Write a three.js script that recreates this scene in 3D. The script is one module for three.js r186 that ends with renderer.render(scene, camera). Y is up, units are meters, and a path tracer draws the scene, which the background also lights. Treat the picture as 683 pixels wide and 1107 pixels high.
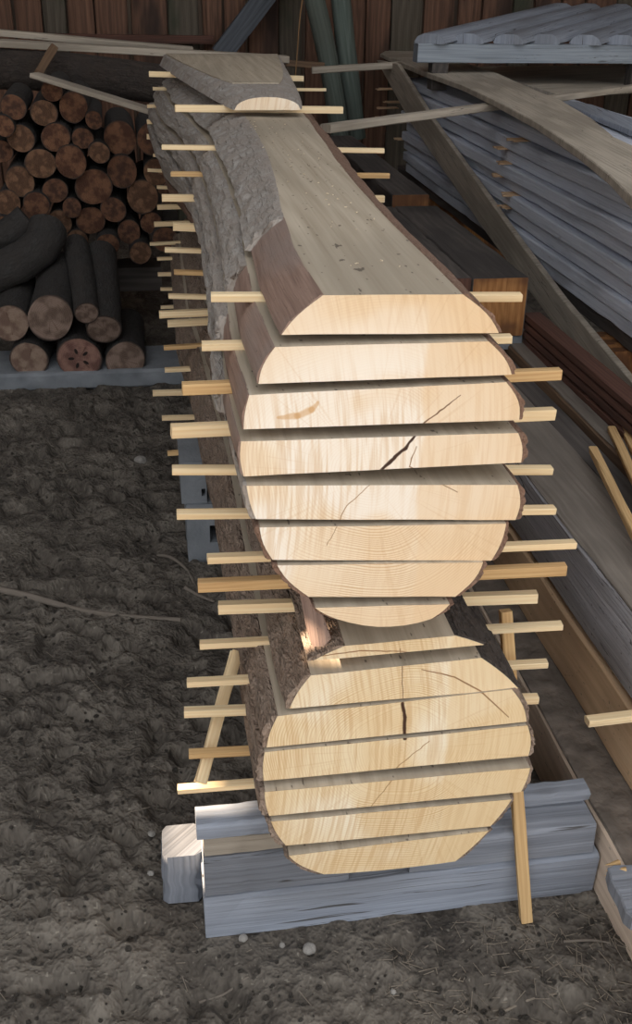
import * as THREE from 'three';
import { mergeGeometries, toCreasedNormals } from 'three/addons/utils/BufferGeometryUtils.js';

// ---------------------------------------------------------------- camera, sky, sun, exposure
const D2R = Math.PI / 180, F = 1100, W = 683, H = 1107;
const scene = new THREE.Scene();
const camera = new THREE.PerspectiveCamera(2 * Math.atan(H / 2 / F) / D2R, W / H, 0.05, 200);
camera.position.set(0, 1.65, 0);
camera.rotation.order = 'YXZ';
camera.rotation.set(-28 * D2R, -9.5 * D2R, 1 * D2R);
camera.updateMatrixWorld(true);
const renderer = new THREE.WebGLRenderer({ antialias: true });
renderer.toneMapping = THREE.LinearToneMapping;
renderer.toneMappingExposure = 1.62;
renderer.shadowMap.enabled = true;
const sunDir = new THREE.Vector3(-0.9, 0.42, -0.05).normalize();      // low sun outside the closed side wall
scene.background = new THREE.Color(0xe8ebf0);                       // even bright cloud
scene.backgroundIntensity = 1.0;
const sun = new THREE.DirectionalLight(0xffe6c8, 16);
sun.position.copy(sunDir).multiplyScalar(20).add(new THREE.Vector3(0.2, 0, -1.5));
sun.target.position.set(0.2, 0, -1.5);
sun.castShadow = true;
sun.shadow.mapSize.set(4096, 4096);
Object.assign(sun.shadow.camera, { left: -9, right: 9, top: 9, bottom: -9, near: 1, far: 50 });
scene.add(sun, sun.target);

// ---------------------------------------------------------------- helpers
let seed = 12345;
const rnd = () => { seed = (seed * 1664525 + 1013904223) >>> 0; return seed / 4294967296; };
const rr = (a, b) => a + (b - a) * rnd();
const V = (x, y, z) => new THREE.Vector3(x, y, z);
const lerp = (a, b, t) => a + (b - a) * t;
const clamp = (x, a = 0, b = 1) => Math.min(b, Math.max(a, x));
const smooth = (a, b, x) => { const t = clamp((x - a) / (b - a)); return t * t * (3 - 2 * t); };
const hash = (i, j, s) => { let h = (Math.imul(i, 374761393) + Math.imul(j, 668265263) + Math.imul(s, 2147483647 ^ 0x5bd1e995)) | 0; h = Math.imul(h ^ (h >>> 13), 1274126177); h ^= h >>> 16; return (h >>> 0) / 4294967296; };
function vnoise(x, y, px, py, s) {            // value noise that repeats after px, py cells
  const i = Math.floor(x), j = Math.floor(y), fx = x - i, fy = y - j;
  const u = fx * fx * (3 - 2 * fx), v = fy * fy * (3 - 2 * fy);
  const m = (a, p) => ((a % p) + p) % p;
  const a = hash(m(i, px), m(j, py), s), b = hash(m(i + 1, px), m(j, py), s), c = hash(m(i, px), m(j + 1, py), s), d = hash(m(i + 1, px), m(j + 1, py), s);
  return lerp(lerp(a, b, u), lerp(c, d, u), v);
}
function fbm(u, v, fu, fv, oct, s) {          // u, v in 0..1, tiles
  let a = 0.5, t = 0, n = 0;
  for (let k = 0; k < oct; k++) { t += a * vnoise(u * fu, v * fv, fu, fv, s + k * 17); n += a; a *= 0.5; fu *= 2; fv *= 2; }
  return t / n;
}
const pn = (x, y, s) => vnoise(x, y, 1 << 20, 1 << 20, s);
const pfbm = (x, y, o, s) => { let a = 0.5, t = 0, n = 0; for (let k = 0; k < o; k++) { t += a * pn(x, y, s + k * 7); n += a; a *= 0.5; x *= 2.03; y *= 2.03; } return t / n; };
function pixelRay(x, y) { return V(x - W / 2, -(y - H / 2), -F).applyQuaternion(camera.quaternion); }
const onPlane = (x, y, axis, value) => { const d = pixelRay(x, y), c = camera.position; return d.multiplyScalar((value - c[axis]) / d[axis]).add(c); };
const onY = (x, y, h) => onPlane(x, y, 'y', h), onZ = (x, y, z) => onPlane(x, y, 'z', z), onX = (x, y, a) => onPlane(x, y, 'x', a);

// ---------------------------------------------------------------- textures
function tex(w, h, fn, srgb = true) {
  const d = new Uint8Array(w * h * 4);
  for (let j = 0; j < h; j++) for (let i = 0; i < w; i++) {
    const c = fn((i + 0.5) / w, (j + 0.5) / h), o = (j * w + i) * 4;
    if (typeof c === 'number') d[o] = d[o + 1] = d[o + 2] = clamp(c) * 255;
    else { d[o] = clamp(c[0], 0, 255); d[o + 1] = clamp(c[1], 0, 255); d[o + 2] = clamp(c[2], 0, 255); }
    d[o + 3] = 255;
  }
  const t = new THREE.DataTexture(d, w, h);
  t.wrapS = t.wrapT = THREE.RepeatWrapping;
  t.magFilter = THREE.LinearFilter; t.minFilter = THREE.LinearMipmapLinearFilter; t.generateMipmaps = true;
  if (srgb) t.colorSpace = THREE.SRGBColorSpace;
  t.needsUpdate = true;
  return t;
}
const mix3 = (a, b, t) => [lerp(a[0], b[0], t), lerp(a[1], b[1], t), lerp(a[2], b[2], t)];
function mat(w, h, sizeU, sizeV, colorFn, bumpFn, bumpScale, rough = 0.9, extra = {}) {
  const map = tex(w, h, colorFn), m = new THREE.MeshStandardMaterial({ map, roughness: rough, ...extra });
  map.repeat.set(1 / sizeU, 1 / sizeV);
  if (bumpFn) { m.bumpMap = tex(w, h, bumpFn, false); m.bumpMap.repeat.set(1 / sizeU, 1 / sizeV); m.bumpScale = bumpScale; }
  return m;
}
const wob2 = (u, v, s) => 0.02 * fbm(u, v, 5, 3, 2, s + 70);
// long grain runs along v
function grainMat({ light, dark, stain, stainAmt = 0.4, s = 1, rings = 0.5, bump = 0.0012, sizeU = 0.45, sizeV = 1.3, rough = 0.85, w = 512, h = 512, specks = 0, cracks = 0 }) {
  const g = (u, v) => {
    const wob = fbm(u, v, 4, 3, 3, s) * 0.25;
    const st = fbm(u + wob * 0.08, v, 60, 4, 3, s + 5), fine = fbm(u, v, 170, 9, 2, s + 9);
    const r = 0.5 + 0.5 * Math.sin((u * 14 + fbm(u, v, 3, 2, 3, s + 3) * 3.2) * Math.PI * 2);
    return [st, fine, r];
  };
  return mat(w, h, sizeU, sizeV, (u, v) => {
    const [st, fine, r] = g(u, v), big = fbm(u, v, 3, 3, 4, s + 21);
    let c = mix3(light, dark, clamp(st * 0.55 + fine * 0.35 + (r - 0.5) * rings * 0.6));
    c = mix3(c, stain, stainAmt * smooth(0.42, 0.75, big));
    if (cracks) { const k = fbm(u + wob2(u, v, s), v, 26, 2, 3, s + 60); c = mix3(c, [58, 54, 50], cracks * (1 - smooth(0, 0.012, Math.abs(k - 0.5))) * smooth(0.45, 0.6, fbm(u, v, 7, 4, 2, s + 63))); }
    if (specks && fbm(u, v, 90, 90, 2, s + 40) > 0.86) c = mix3(c, [50, 42, 36], specks);
    return c;
  }, (u, v) => { const [st, fine, r] = g(u, v); return 1 - (st * 0.5 + fine * 0.5); }, bump, rough);
}
const M = {};
M.dusty = grainMat({ light: [208, 194, 172], dark: [164, 148, 126], stain: [158, 146, 128], stainAmt: 0.5, s: 3, rings: 0.35, specks: 0.5, sizeU: 0.6, sizeV: 1.6 });
M.pine = grainMat({ light: [253, 234, 196], dark: [232, 198, 146], stain: [240, 206, 156], s: 7, sizeU: 0.12, sizeV: 0.7, w: 256, bump: 0.0003 });
M.pineOld = grainMat({ light: [232, 200, 146], dark: [196, 150, 98], stain: [186, 146, 100], s: 8, sizeU: 0.12, sizeV: 0.7, w: 256, bump: 0.0003 });
M.grey = grainMat({ cracks: 0.8, rings: 0.18, light: [168, 172, 180], dark: [100, 104, 112], stain: [96, 96, 98], stainAmt: 0.55, s: 11, bump: 0.002 });
M.greyPale = grainMat({ cracks: 0.8, rings: 0.18, light: [176, 183, 195], dark: [124, 129, 139], stain: [118, 119, 122], stainAmt: 0.45, s: 13, bump: 0.002 });
M.pile = grainMat({ cracks: 0.25, rings: 0.18, light: [238, 243, 252], dark: [188, 194, 208], stain: [150, 152, 160], stainAmt: 0.5, s: 15, bump: 0.002, sizeU: 0.3, sizeV: 0.9 });
M.oldBoard = grainMat({ cracks: 0.8, rings: 0.18, light: [212, 200, 182], dark: [154, 142, 126], stain: [136, 126, 112], stainAmt: 0.5, s: 17, bump: 0.002, sizeU: 0.3 });
M.brownBoard = grainMat({ light: [140, 112, 86], dark: [96, 74, 56], stain: [80, 64, 52], s: 19, bump: 0.0015, sizeU: 0.3 });
M.redBoard = grainMat({ light: [120, 82, 66], dark: [78, 52, 44], stain: [60, 44, 40], s: 23, bump: 0.0015, sizeU: 0.2 });
M.beamOrange = grainMat({ light: [240, 208, 170], dark: [204, 166, 126], stain: [190, 158, 126], stainAmt: 0.6, s: 29, bump: 0.0015, specks: 0.3 });
M.beamEnd = grainMat({ light: [206, 150, 92], dark: [140, 88, 46], stain: [96, 62, 40], stainAmt: 0.8, s: 33, bump: 0.001, sizeU: 0.25, sizeV: 0.4 });
M.beamPale = grainMat({ light: [234, 214, 192], dark: [192, 168, 146], stain: [170, 148, 128], stainAmt: 0.6, s: 31, bump: 0.0015, specks: 0.5 });
M.beamDark = grainMat({ light: [112, 104, 98], dark: [70, 64, 60], stain: [60, 56, 54], stainAmt: 0.6, s: 37, bump: 0.002 });
M.beamGrey = grainMat({ cracks: 0.8, rings: 0.18, light: [206, 204, 206], dark: [146, 143, 146], stain: [138, 130, 124], stainAmt: 0.6, s: 41, bump: 0.002, specks: 0.4 });
M.teal = grainMat({ light: [116, 126, 116], dark: [72, 82, 76], stain: [76, 74, 64], s: 43, bump: 0.002 });
M.ledge = grainMat({ cracks: 0.8, rings: 0.18, light: [170, 178, 186], dark: [118, 126, 134], stain: [100, 104, 108], s: 49, bump: 0.002 });
M.blueBrace = grainMat({ light: [106, 110, 116], dark: [66, 69, 74], stain: [58, 60, 64], s: 47, bump: 0.002 });
M.wall = grainMat({ light: [140, 102, 80], dark: [78, 56, 44], stain: [50, 38, 32], stainAmt: 0.8, s: 53, bump: 0.004, sizeU: 0.6 });
M.wallGrey = grainMat({ light: [110, 100, 86], dark: [70, 62, 52], stain: [62, 66, 50], stainAmt: 0.8, s: 57, bump: 0.004, sizeU: 0.6 });
M.roof = grainMat({ light: [110, 92, 76], dark: [74, 60, 50], stain: [50, 42, 36], s: 59 });
M.innerBark = grainMat({ light: [172, 144, 128], dark: [116, 92, 80], stain: [146, 132, 124], stainAmt: 0.6, s: 61, rings: 0.2, bump: 0.002, rough: 0.7, sizeU: 0.3, sizeV: 0.5, specks: 0.4 });
function barkMat(light, dark, s, sizeU, sizeV, bump) {
  const hgt = (u, v) => { const r = fbm(u + 0.1 * fbm(u, v, 6, 3, 2, s), v, 12, 5, 4, s + 1), c = Math.abs(r - 0.5) * 2; return clamp(0.6 * fbm(u, v, 56, 40, 4, s + 4) + 0.1 + 0.4 * smooth(0.0, 0.22, c) * fbm(u, v, 16, 9, 2, s + 6) * 1.6); };
  return mat(512, 512, sizeU, sizeV, (u, v) => { const h = hgt(u, v); return mix3(mix3(dark, light, h), [light[0] * 0.85, light[1] * 0.8, light[2] * 0.76], fbm(u, v, 5, 5, 3, s + 8)); }, hgt, bump, 0.95);
}
M.bark = barkMat([190, 186, 180], [128, 120, 112], 71, 0.2, 0.3, 0.005);
M.barkBrown = barkMat([176, 158, 142], [92, 78, 66], 73, 0.16, 0.3, 0.014);
M.barkEdge = barkMat([158, 130, 112], [84, 64, 52], 75, 0.08, 0.12, 0.004);
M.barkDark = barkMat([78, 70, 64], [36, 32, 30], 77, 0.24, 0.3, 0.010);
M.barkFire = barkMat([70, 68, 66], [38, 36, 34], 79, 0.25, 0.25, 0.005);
const dirtH = (u, v) => 0.45 * fbm(u, v, 9, 9, 5, 81) + 0.35 * fbm(u + 0.05 * fbm(u, v, 8, 8, 2, 2), v, 40, 40, 4, 83) + 0.2 * fbm(u, v, 150, 150, 2, 85);
M.dirt = mat(1024, 1024, 1.1, 1.1, (u, v) => {
  const h = dirtH(u, v), b = fbm(u, v, 4, 4, 4, 87);
  let c = mix3([64, 58, 52], [130, 122, 111], smooth(0.25, 0.75, h));
  c = mix3(c, [106, 98, 88], 0.4 * b);
  if (fbm(u, v, 200, 200, 1, 91) > 0.93) c = mix3(c, [176, 168, 152], 0.5);
  return c;
}, dirtH, 0.035, 1);
M.dustTop = mat(512, 512, 0.6, 0.9, (u, v) => mix3(mix3([116, 106, 96], [150, 140, 128], fbm(u, v, 70, 5, 3, 98)), [96, 88, 80], 0.6 * fbm(u, v, 5, 6, 5, 99)), (u, v) => fbm(u, v, 70, 8, 3, 98), 0.003, 1);
M.mud = mat(512, 512, 0.5, 0.5, (u, v) => mix3([96, 88, 80], [150, 138, 126], fbm(u, v, 14, 14, 5, 93)), (u, v) => fbm(u, v, 14, 14, 5, 93), 0.012, 1);
M.concrete = mat(512, 512, 0.5, 0.5, (u, v) => mix3([112, 116, 120], [158, 162, 166], fbm(u, v, 6, 6, 6, 95)), (u, v) => fbm(u, v, 60, 60, 3, 96), 0.002, 0.95);
M.stone = mat(128, 128, 0.1, 0.1, (u, v) => mix3([120, 116, 110], [178, 172, 164], fbm(u, v, 6, 6, 4, 97)), null, 0, 0.95);
M.string = new THREE.MeshStandardMaterial({ color: 0x8a6a48, roughness: 0.9 });
M.straw = new THREE.MeshStandardMaterial({ color: 0x857a6c, roughness: 1 });
M.chip = new THREE.MeshStandardMaterial({ color: 0xe6d3b4, roughness: 0.9 });
M.twig = new THREE.MeshStandardMaterial({ color: 0x7d7368, roughness: 1 });
M.hole = new THREE.MeshStandardMaterial({ color: 0x3a3a3a, roughness: 1 });
// end grain of the two big logs, drawn in metres about the pith
function endGrain(pith, s, cracks, tone) {
  const S = 0.72;
  const seg = (x, y, a, b) => { const dx = b[0] - a[0], dy = b[1] - a[1], t = clamp(((x - a[0]) * dx + (y - a[1]) * dy) / (dx * dx + dy * dy)); return [Math.hypot(x - a[0] - t * dx, y - a[1] - t * dy), t]; };
  const ring = (x, y) => { const a = Math.atan2(y, x), w = 1 + 0.05 * Math.sin(2 * a + s) + 0.03 * Math.sin(5 * a + 2 * s); let r = Math.hypot(x, y) * w; r += 0.006 * (pfbm(x * 14 + 50, y * 14 + 50, 3, s) - 0.5); const q = r / 0.0043 + 2 * pfbm(r * 60 + 9, 3, 2, s + 2); return q - Math.floor(q); };
  const m = mat(1600, 1600, 1, 1, (u, v) => {
    const x = (u - 0.5) * S, y = (v - 0.5) * S, r = Math.hypot(x, y), a = Math.atan2(y, x);
    const f = ring(x, y), fade = 0.25 + 0.75 * smooth(0.35, 0.7, pfbm(x * 7 + 30, y * 7 + 30, 3, s + 4));
    let c = mix3(tone[0], tone[1], smooth(0.4, 0.98, f) * fade);
    c = mix3(c, tone[2], 0.6 * smooth(0.45, 0.72, pfbm(x * 5 + 10, y * 2.5 + 10, 4, s + 6)));
    c = mix3(c, tone[3], 0.8 * smooth(0.48, 0.62, pfbm(x * 6 + 70, y * 6 + 20, 3, s + 8)));
    c = mix3(c, tone[2], 0.5 * smooth(0.15, 0.25, r));
    const sawn = pfbm(x * 300 + y * y * 160 + 99, y * 14 + 99, 3, s + 10);             // chain marks
    const zone = smooth(0.4, 0.6, pfbm(x * 4 + 21, y * 4 + 51, 2, s + 14));
    c = mix3(c, tone[1], (0.1 + 0.3 * zone) * smooth(0.35, 0.8, sawn));
    c = mix3(c, tone[2], 0.55 * smooth(0.075, 0.085, x + 0.01 * pn(y * 30, 2, s)));
    const ray = pn(a * 60 + 500, r * 8, s + 12);
    c = mix3(c, tone[1], 0.15 * smooth(0.75, 0.95, ray));
    for (const k of cracks) for (let q = 1; q < k.p.length; q++) {
      const wob = 0.0012 * (pfbm(x * 90 + 7, y * 90 + 7, 2, s) - 0.5) * 2, [d, t] = seg(x + wob, y - wob, k.p[q - 1], k.p[q]);
      const n = k.p.length - 1, tt = (q - 1 + t) / n, wd = k.w * (k.even ? 1 : 0.25 + 0.75 * Math.sin(Math.PI * clamp(tt * 0.8 + 0.1)));
      c = mix3(c, k.c || [70, 48, 34], (k.a || 1) * (1 - smooth(wd * 0.5, wd + 0.0006, d)));
    }
    return c;
  }, null, 0, 0.8);
  m.userData.pith = pith; m.userData.S = S;
  return m;
}
const fireEnd = (s, a, b, star = 0) => mat(256, 256, 1, 1, (u, v) => {
  const x = u - 0.5, y = v - 0.5, r = Math.hypot(x, y), q = r * 26 + 1.5 * pfbm(u * 5, v * 5, 3, s), f = q - Math.floor(q);
  let c = mix3(a, b, 0.35 * smooth(0.5, 1, f) + 0.9 * smooth(0.3, 0.75, pfbm(u * 6 + 3, v * 6, 4, s + 3)));
  const ang = Math.atan2(y, x); if (pn(ang * 5 + 40, 1, s) > 0.93 && r < 0.3) c = mix3(c, [70, 46, 34], 0.4);
  if (star) for (let k = 0; k < 5; k++) { const t = k * 1.257 + 0.4, lx = x * Math.cos(t) + y * Math.sin(t) - 0.17, ly = -x * Math.sin(t) + y * Math.cos(t); c = mix3(c, [34, 24, 20], 1 - smooth(0.7, 1.1, Math.hypot(lx / 0.07, ly / 0.035))); }
  return mix3(c, [60, 48, 42], smooth(0.43, 0.49, r));
}, (u, v) => pfbm(u * 40, v * 40, 2, s), 0.002, 0.9);
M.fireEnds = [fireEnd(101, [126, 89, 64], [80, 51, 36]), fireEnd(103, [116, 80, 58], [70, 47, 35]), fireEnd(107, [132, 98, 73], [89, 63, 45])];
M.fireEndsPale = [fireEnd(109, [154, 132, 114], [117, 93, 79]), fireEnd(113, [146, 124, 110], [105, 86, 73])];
M.firePink = fireEnd(127, [154, 117, 102], [112, 80, 70], 1);

// ---------------------------------------------------------------- naming
const used = {};
const numbered = (n) => { const k = used[n] = (used[n] || 0) + 1; return k === 1 ? n : n + '_' + String(k - 1).padStart(3, '0'); };
function place(o, parent = scene) { o.castShadow = o.receiveShadow = true; parent.add(o); return o; }
function part(name, geo, m, parent, label) { const o = new THREE.Mesh(geo, m); o.name = numbered(name); if (label) o.userData.label = label; return place(o, parent); }
function struct(name, geo, m) { const o = geo ? new THREE.Mesh(geo, m) : new THREE.Group(); o.name = name; o.userData.kind = 'structure'; return place(o); }
// a thing: one geometry and material, or a list of [part name, geometry, material, label]; it is moved to its own base
function thing(name, label, category, pieces, group, turn) {
  const single = !Array.isArray(pieces[0]);
  const list = single ? [['', ...pieces]] : pieces, box = new THREE.Box3();
  for (const p of list) { p[1].computeBoundingBox(); box.union(p[1].boundingBox); }
  const base = V((box.min.x + box.max.x) / 2, box.min.y, (box.min.z + box.max.z) / 2);
  for (const p of list) { p[1].translate(-base.x, -base.y, -base.z); if (turn) p[1].applyQuaternion(turn.clone().invert()); }
  const o = single ? new THREE.Mesh(pieces[0], pieces[1]) : new THREE.Group();
  o.name = numbered(name); o.position.copy(base); if (turn) o.quaternion.copy(turn); o.userData = { label, category };
  if (group) o.userData.group = group;
  place(o);
  if (!single) for (const p of list) part(p[0], p[1], p[2], o, p[3]);
  return o;
}

// ---------------------------------------------------------------- geometry
// rings of equal length; u runs round the ring, v along the length, both in metres
function loft(rings, { caps = [true, true], crease = 0.6, offset = [rr(0, 3), rr(0, 3)], open = false } = {}) {
  const P = [], U = [], n = rings[0].length, last = open ? n - 1 : n;
  const dist = (a, b) => Math.hypot(a[0] - b[0], a[1] - b[1], a[2] - b[2]);
  const per = rings.map((r) => { const c = [0]; for (let i = 0; i < n; i++) c.push(c[i] + dist(r[i], r[(i + 1) % n])); return c; });
  const cen = rings.map((r) => r.reduce((s, p) => [s[0] + p[0] / n, s[1] + p[1] / n, s[2] + p[2] / n], [0, 0, 0]));
  let len = 0;
  for (let j = 0; j + 1 < rings.length; j++) {
    const l2 = len + dist(cen[j], cen[j + 1]);
    for (let i = 0; i < last; i++) {
      const a = rings[j][i], b = rings[j][(i + 1) % n], c = rings[j + 1][(i + 1) % n], d = rings[j + 1][i];
      P.push(...a, ...b, ...c, ...a, ...c, ...d);
      const ua = offset[0] + per[0][i], ub = offset[0] + per[0][i + 1], va = offset[1] + len, vb = offset[1] + l2;
      U.push(ua, va, ub, va, ub, vb, ua, va, ub, vb, ua, vb);
    }
    len = l2;
  }
  [[0, caps[0]], [rings.length - 1, caps[1]]].forEach(([j, on]) => {
    if (!on || open) return;
    const r = rings[j], c = cen[j];
    for (let i = 0; i < n; i++) {
      const a = r[i], b = r[(i + 1) % n];
      P.push(...(j ? [...c, ...a, ...b] : [...c, ...b, ...a]));
      for (let k = 0; k < 3; k++) { const q = [c, j ? a : b, j ? b : a][k]; U.push(q[0] * 0.7 + q[2] * 0.7, q[1]); }
    }
  });
  const g = new THREE.BufferGeometry();
  g.setAttribute('position', new THREE.Float32BufferAttribute(P, 3));
  g.setAttribute('uv', new THREE.Float32BufferAttribute(U, 2));
  return toCreasedNormals(g, crease);
}
// squared timber from A to B (centres of its ends): w across, h along up
function timber(A, B, w, h, up = V(0, 1, 0), { ch = 0.003, n = 6, wob = 0.002, caps = [true, true] } = {}) {
  const t = B.clone().sub(A).normalize(), s = t.clone().cross(up).normalize(), u = s.clone().cross(t), rings = [], k = rr(0, 99);
  const prof = [[-w / 2 + ch, -h / 2], [w / 2 - ch, -h / 2], [w / 2, -h / 2 + ch], [w / 2, h / 2 - ch], [w / 2 - ch, h / 2], [-w / 2 + ch, h / 2], [-w / 2, h / 2 - ch], [-w / 2, -h / 2 + ch]];
  for (let j = 0; j <= n; j++) {
    const c = A.clone().lerp(B, j / n);
    rings.push(prof.map(([a, b], i) => { const q = wob * (pn(j * 0.9 + k, i * 3, 5) - 0.5) * 2, r = c.clone().addScaledVector(s, a + q).addScaledVector(u, b + q * 0.4); return [r.x, r.y, r.z]; }));
  }
  return loft(rings, { caps });
}
const timberEnd = (A, B, w, h, up = V(0, 1, 0)) => {           // thin end-grain face standing 1 mm proud of the end at A
  const t = B.clone().sub(A).normalize(); return timber(A.clone().addScaledVector(t, -0.001), A.clone().addScaledVector(t, 0.004), w * 0.985, h * 0.985, up, { n: 1, wob: 0 });
};
// a board whose outline lies in one plane: points on its upper face, its length direction, its thickness below that face
function plate(points, along, normal, thick, wave = 0) {
  const o = points[0], u = along.clone().normalize(), n = normal.clone().normalize(), w = n.clone().cross(u).normalize(), uu = n.clone().cross(w);
  const sh = new THREE.Shape(points.map((p) => { const d = p.clone().sub(o); return new THREE.Vector2(d.dot(w), d.dot(uu)); }));
  const b = Math.min(0.003, thick * 0.2);
  const g = new THREE.ExtrudeGeometry(sh, { depth: thick - 2 * b, bevelEnabled: true, bevelThickness: b, bevelSize: b, bevelOffset: -b, bevelSegments: 1 });
  g.translate(0, 0, -thick + b);
  const m = new THREE.Matrix4().makeBasis(w, uu, n).setPosition(o);
  g.applyMatrix4(m);
  return g;
}
function tube(points, radius, seg = 40, rad = 10, rough = 0, s = 1, taper = 1) {
  const c = new THREE.CatmullRomCurve3(points), fr = c.computeFrenetFrames(seg), rings = [];
  for (let j = 0; j <= seg; j++) {
    const p = c.getPointAt(j / seg), R = radius * lerp(1, taper, j / seg), ring = [];
    for (let i = 0; i < rad; i++) { const a = i / rad * Math.PI * 2, q = R * (1 + rough * (pfbm(Math.cos(a) * 1.5 + 9, Math.sin(a) * 1.5 + j * 0.35 + s * 13, 3, s) - 0.5) * 2); const v = p.clone().addScaledVector(fr.normals[j], Math.cos(a) * q).addScaledVector(fr.binormals[j], Math.sin(a) * q); ring.push([v.x, v.y, v.z]); }
    rings.push(ring);
  }
  return loft(rings, { crease: 1.2 });
}

// ---------------------------------------------------------------- the barn
const groundY = (x, z) => {
  const near = smooth(-6, -1, z);
  let h = 0.030 * (pfbm(x * 3.1 + 40, z * 3.1 + 40, 3, 201) - 0.5) + 0.034 * (pfbm(x * 11 + 70, z * 11 + 70, 3, 203) - 0.5) + 0.024 * (pfbm(x * 38 + 10, z * 38 + 10, 3, 205) - 0.5);
  const lump = pfbm(x * 17 + 5, z * 17 + 5, 2, 207); h -= 0.026 * smooth(0.58, 0.74, lump);
  const flat = smooth(0.0, 0.12, Math.max(-(x - -0.02), x - 0.84, -1.62 - z, z - -1.33)); // the timbers sit bedded here
  return h * lerp(0.35, 1, flat) - 0.006;
};
{
  const xs = [], zs = [];
  for (let x = -3.2; x < 5.21; x += (x > -1 && x < 1.0 ? 0.011 : 0.06)) xs.push(x);
  for (let z = 3; z > -7.5; z -= (z < -0.9 && z > -2.6 ? 0.011 : z < 0 && z > -4.6 ? 0.018 : 0.08)) zs.push(z);
  const P = [], U = [], I = [];
  zs.forEach((z) => xs.forEach((x) => { P.push(x, groundY(x, z), z); U.push(x, -z); }));
  for (let j = 0; j + 1 < zs.length; j++) for (let i = 0; i + 1 < xs.length; i++) { const a = j * xs.length + i, b = a + 1, c = a + xs.length, d = c + 1; I.push(a, b, c, b, d, c); }
  const g = new THREE.BufferGeometry();
  g.setAttribute('position', new THREE.Float32BufferAttribute(P, 3)); g.setAttribute('uv', new THREE.Float32BufferAttribute(U, 2)); g.setIndex(I); g.computeVertexNormals();
  struct('floor', g, M.dirt);
  const yard = new THREE.PlaneGeometry(60, 40, 20, 20); yard.rotateX(-Math.PI / 2); yard.translate(0, -0.02, 23); 
  struct('ground_yard', yard, new THREE.MeshStandardMaterial({ color: 0x8a8478, roughness: 1 }));
}
const WALL_H = 6.5, ROOF_EDGE = -1.8;
// z range and heights of the two gaps in the side wall, on the sun's path to the front of the stack
const HOLES = [[-1.74, -1.475], [1.59, 1.88], [-1.54, -1.498], [2.27, 2.365]];
const box = (x0, x1, y0, y1, z0, z1) => { const g = new THREE.BoxGeometry(x1 - x0, y1 - y0, z1 - z0); g.translate((x0 + x1) / 2, (y0 + y1) / 2, (z0 + z1) / 2); return g; };
{ // boarded side wall with two small gaps that let the sun in
  const bx = (y0, y1, z0, z1) => box(-3.3, -3.2, y0, y1, z0, z1), [a0, a1, b0, b1] = HOLES;
  struct('wall_left', mergeGeometries([bx(-0.1, WALL_H, -7.6, a0[0]), bx(-0.1, WALL_H, a0[1], -0.6), bx(-0.1, a1[0], a0[0], a0[1]), bx(a1[0], a1[1], -1.572, a0[1]), bx(a1[1], b1[0], a0[0], a0[1]), bx(b1[1], WALL_H, a0[0], a0[1]), bx(b1[0], b1[1], a0[0], b0[0]), bx(b1[0], b1[1], b0[1], a0[1])]), M.roof);
}
struct('wall_right', box(5.2, 5.3, -0.1, WALL_H, -7.6, -0.6), M.wallGrey);
const wallBack = struct('wall_back');
part('backing', box(-3.3, 5.3, -0.1, WALL_H, -7.62, -7.5), M.roof, wallBack);
{
  let x = -3.2, k = 0;
  while (x < 5.2) {                                   // rough slabs with waney edges
    const w = rr(0.13, 0.24), gap = rr(0.004, 0.02), rings = [], d = rr(0, 0.03), s = k * 3.3;
    for (let j = 0; j <= 10; j++) { const y = lerp(-0.05, WALL_H - 0.03, j / 10), q = 0.012 * (pn(j * 1.3 + s, 2, 9) - 0.5), e = w / 2 + 0.016 * (pn(j * 1.7 + s, 5, 9) - 0.5), c = x + w / 2 + q, z = -7.49 + d; rings.push([[c - e, y, z - 0.005], [c + e, y, z - 0.005], [c + e * 0.96, y, z + 0.012], [c + e * 0.55, y, z + 0.03], [c - e * 0.55, y, z + 0.032], [c - e * 0.96, y, z + 0.012]]); }
    part('wall_board', loft(rings.reverse()), k % 4 === 2 ? M.wallGrey : M.wall, wallBack);
    x += w + gap; k++;
  }
}
struct('roof', box(-3.6, 5.6, WALL_H, WALL_H + 0.1, -7.8, ROOF_EDGE), M.roof);

// ---------------------------------------------------------------- the two sawn logs
const ZF = -1.285, ZB = -4.68;
const at = (p, z = ZF) => { const q = onZ(p[0], p[1], z); return [q.x, q.y]; };
const interp = (tab, z) => { for (let i = 1; i < tab.length; i++) if (z >= tab[i][0]) { const t = (z - tab[i - 1][0]) / (tab[i][0] - tab[i - 1][0]); return lerp(tab[i - 1][1], tab[i][1], t * t * (3 - 2 * t) * 0.5 + t * 0.5); } return tab[tab.length - 1][1]; };
const upL = [[-1.2, 0], [-1.5, -0.004], [-1.75, 0.006], [-2.1, 0.022], [-2.5, 0.031], [-3.1, 0.03], [-3.6, -0.005], [-4.0, -0.05], [-4.7, -0.07]];
const upR = [[-1.2, 0], [-1.75, 0], [-2.0, 0.006], [-2.33, 0.021], [-2.76, 0.046], [-3.1, 0.065], [-3.6, 0.09], [-4.7, 0.12]];
const loL = [[-1.2, 0], [-2.3, 0], [-2.6, -0.012], [-3.0, -0.02], [-3.5, -0.045], [-4.7, -0.03]];
const loR = [[-1.2, 0], [-2.5, 0], [-4.7, 0.02]];
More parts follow.
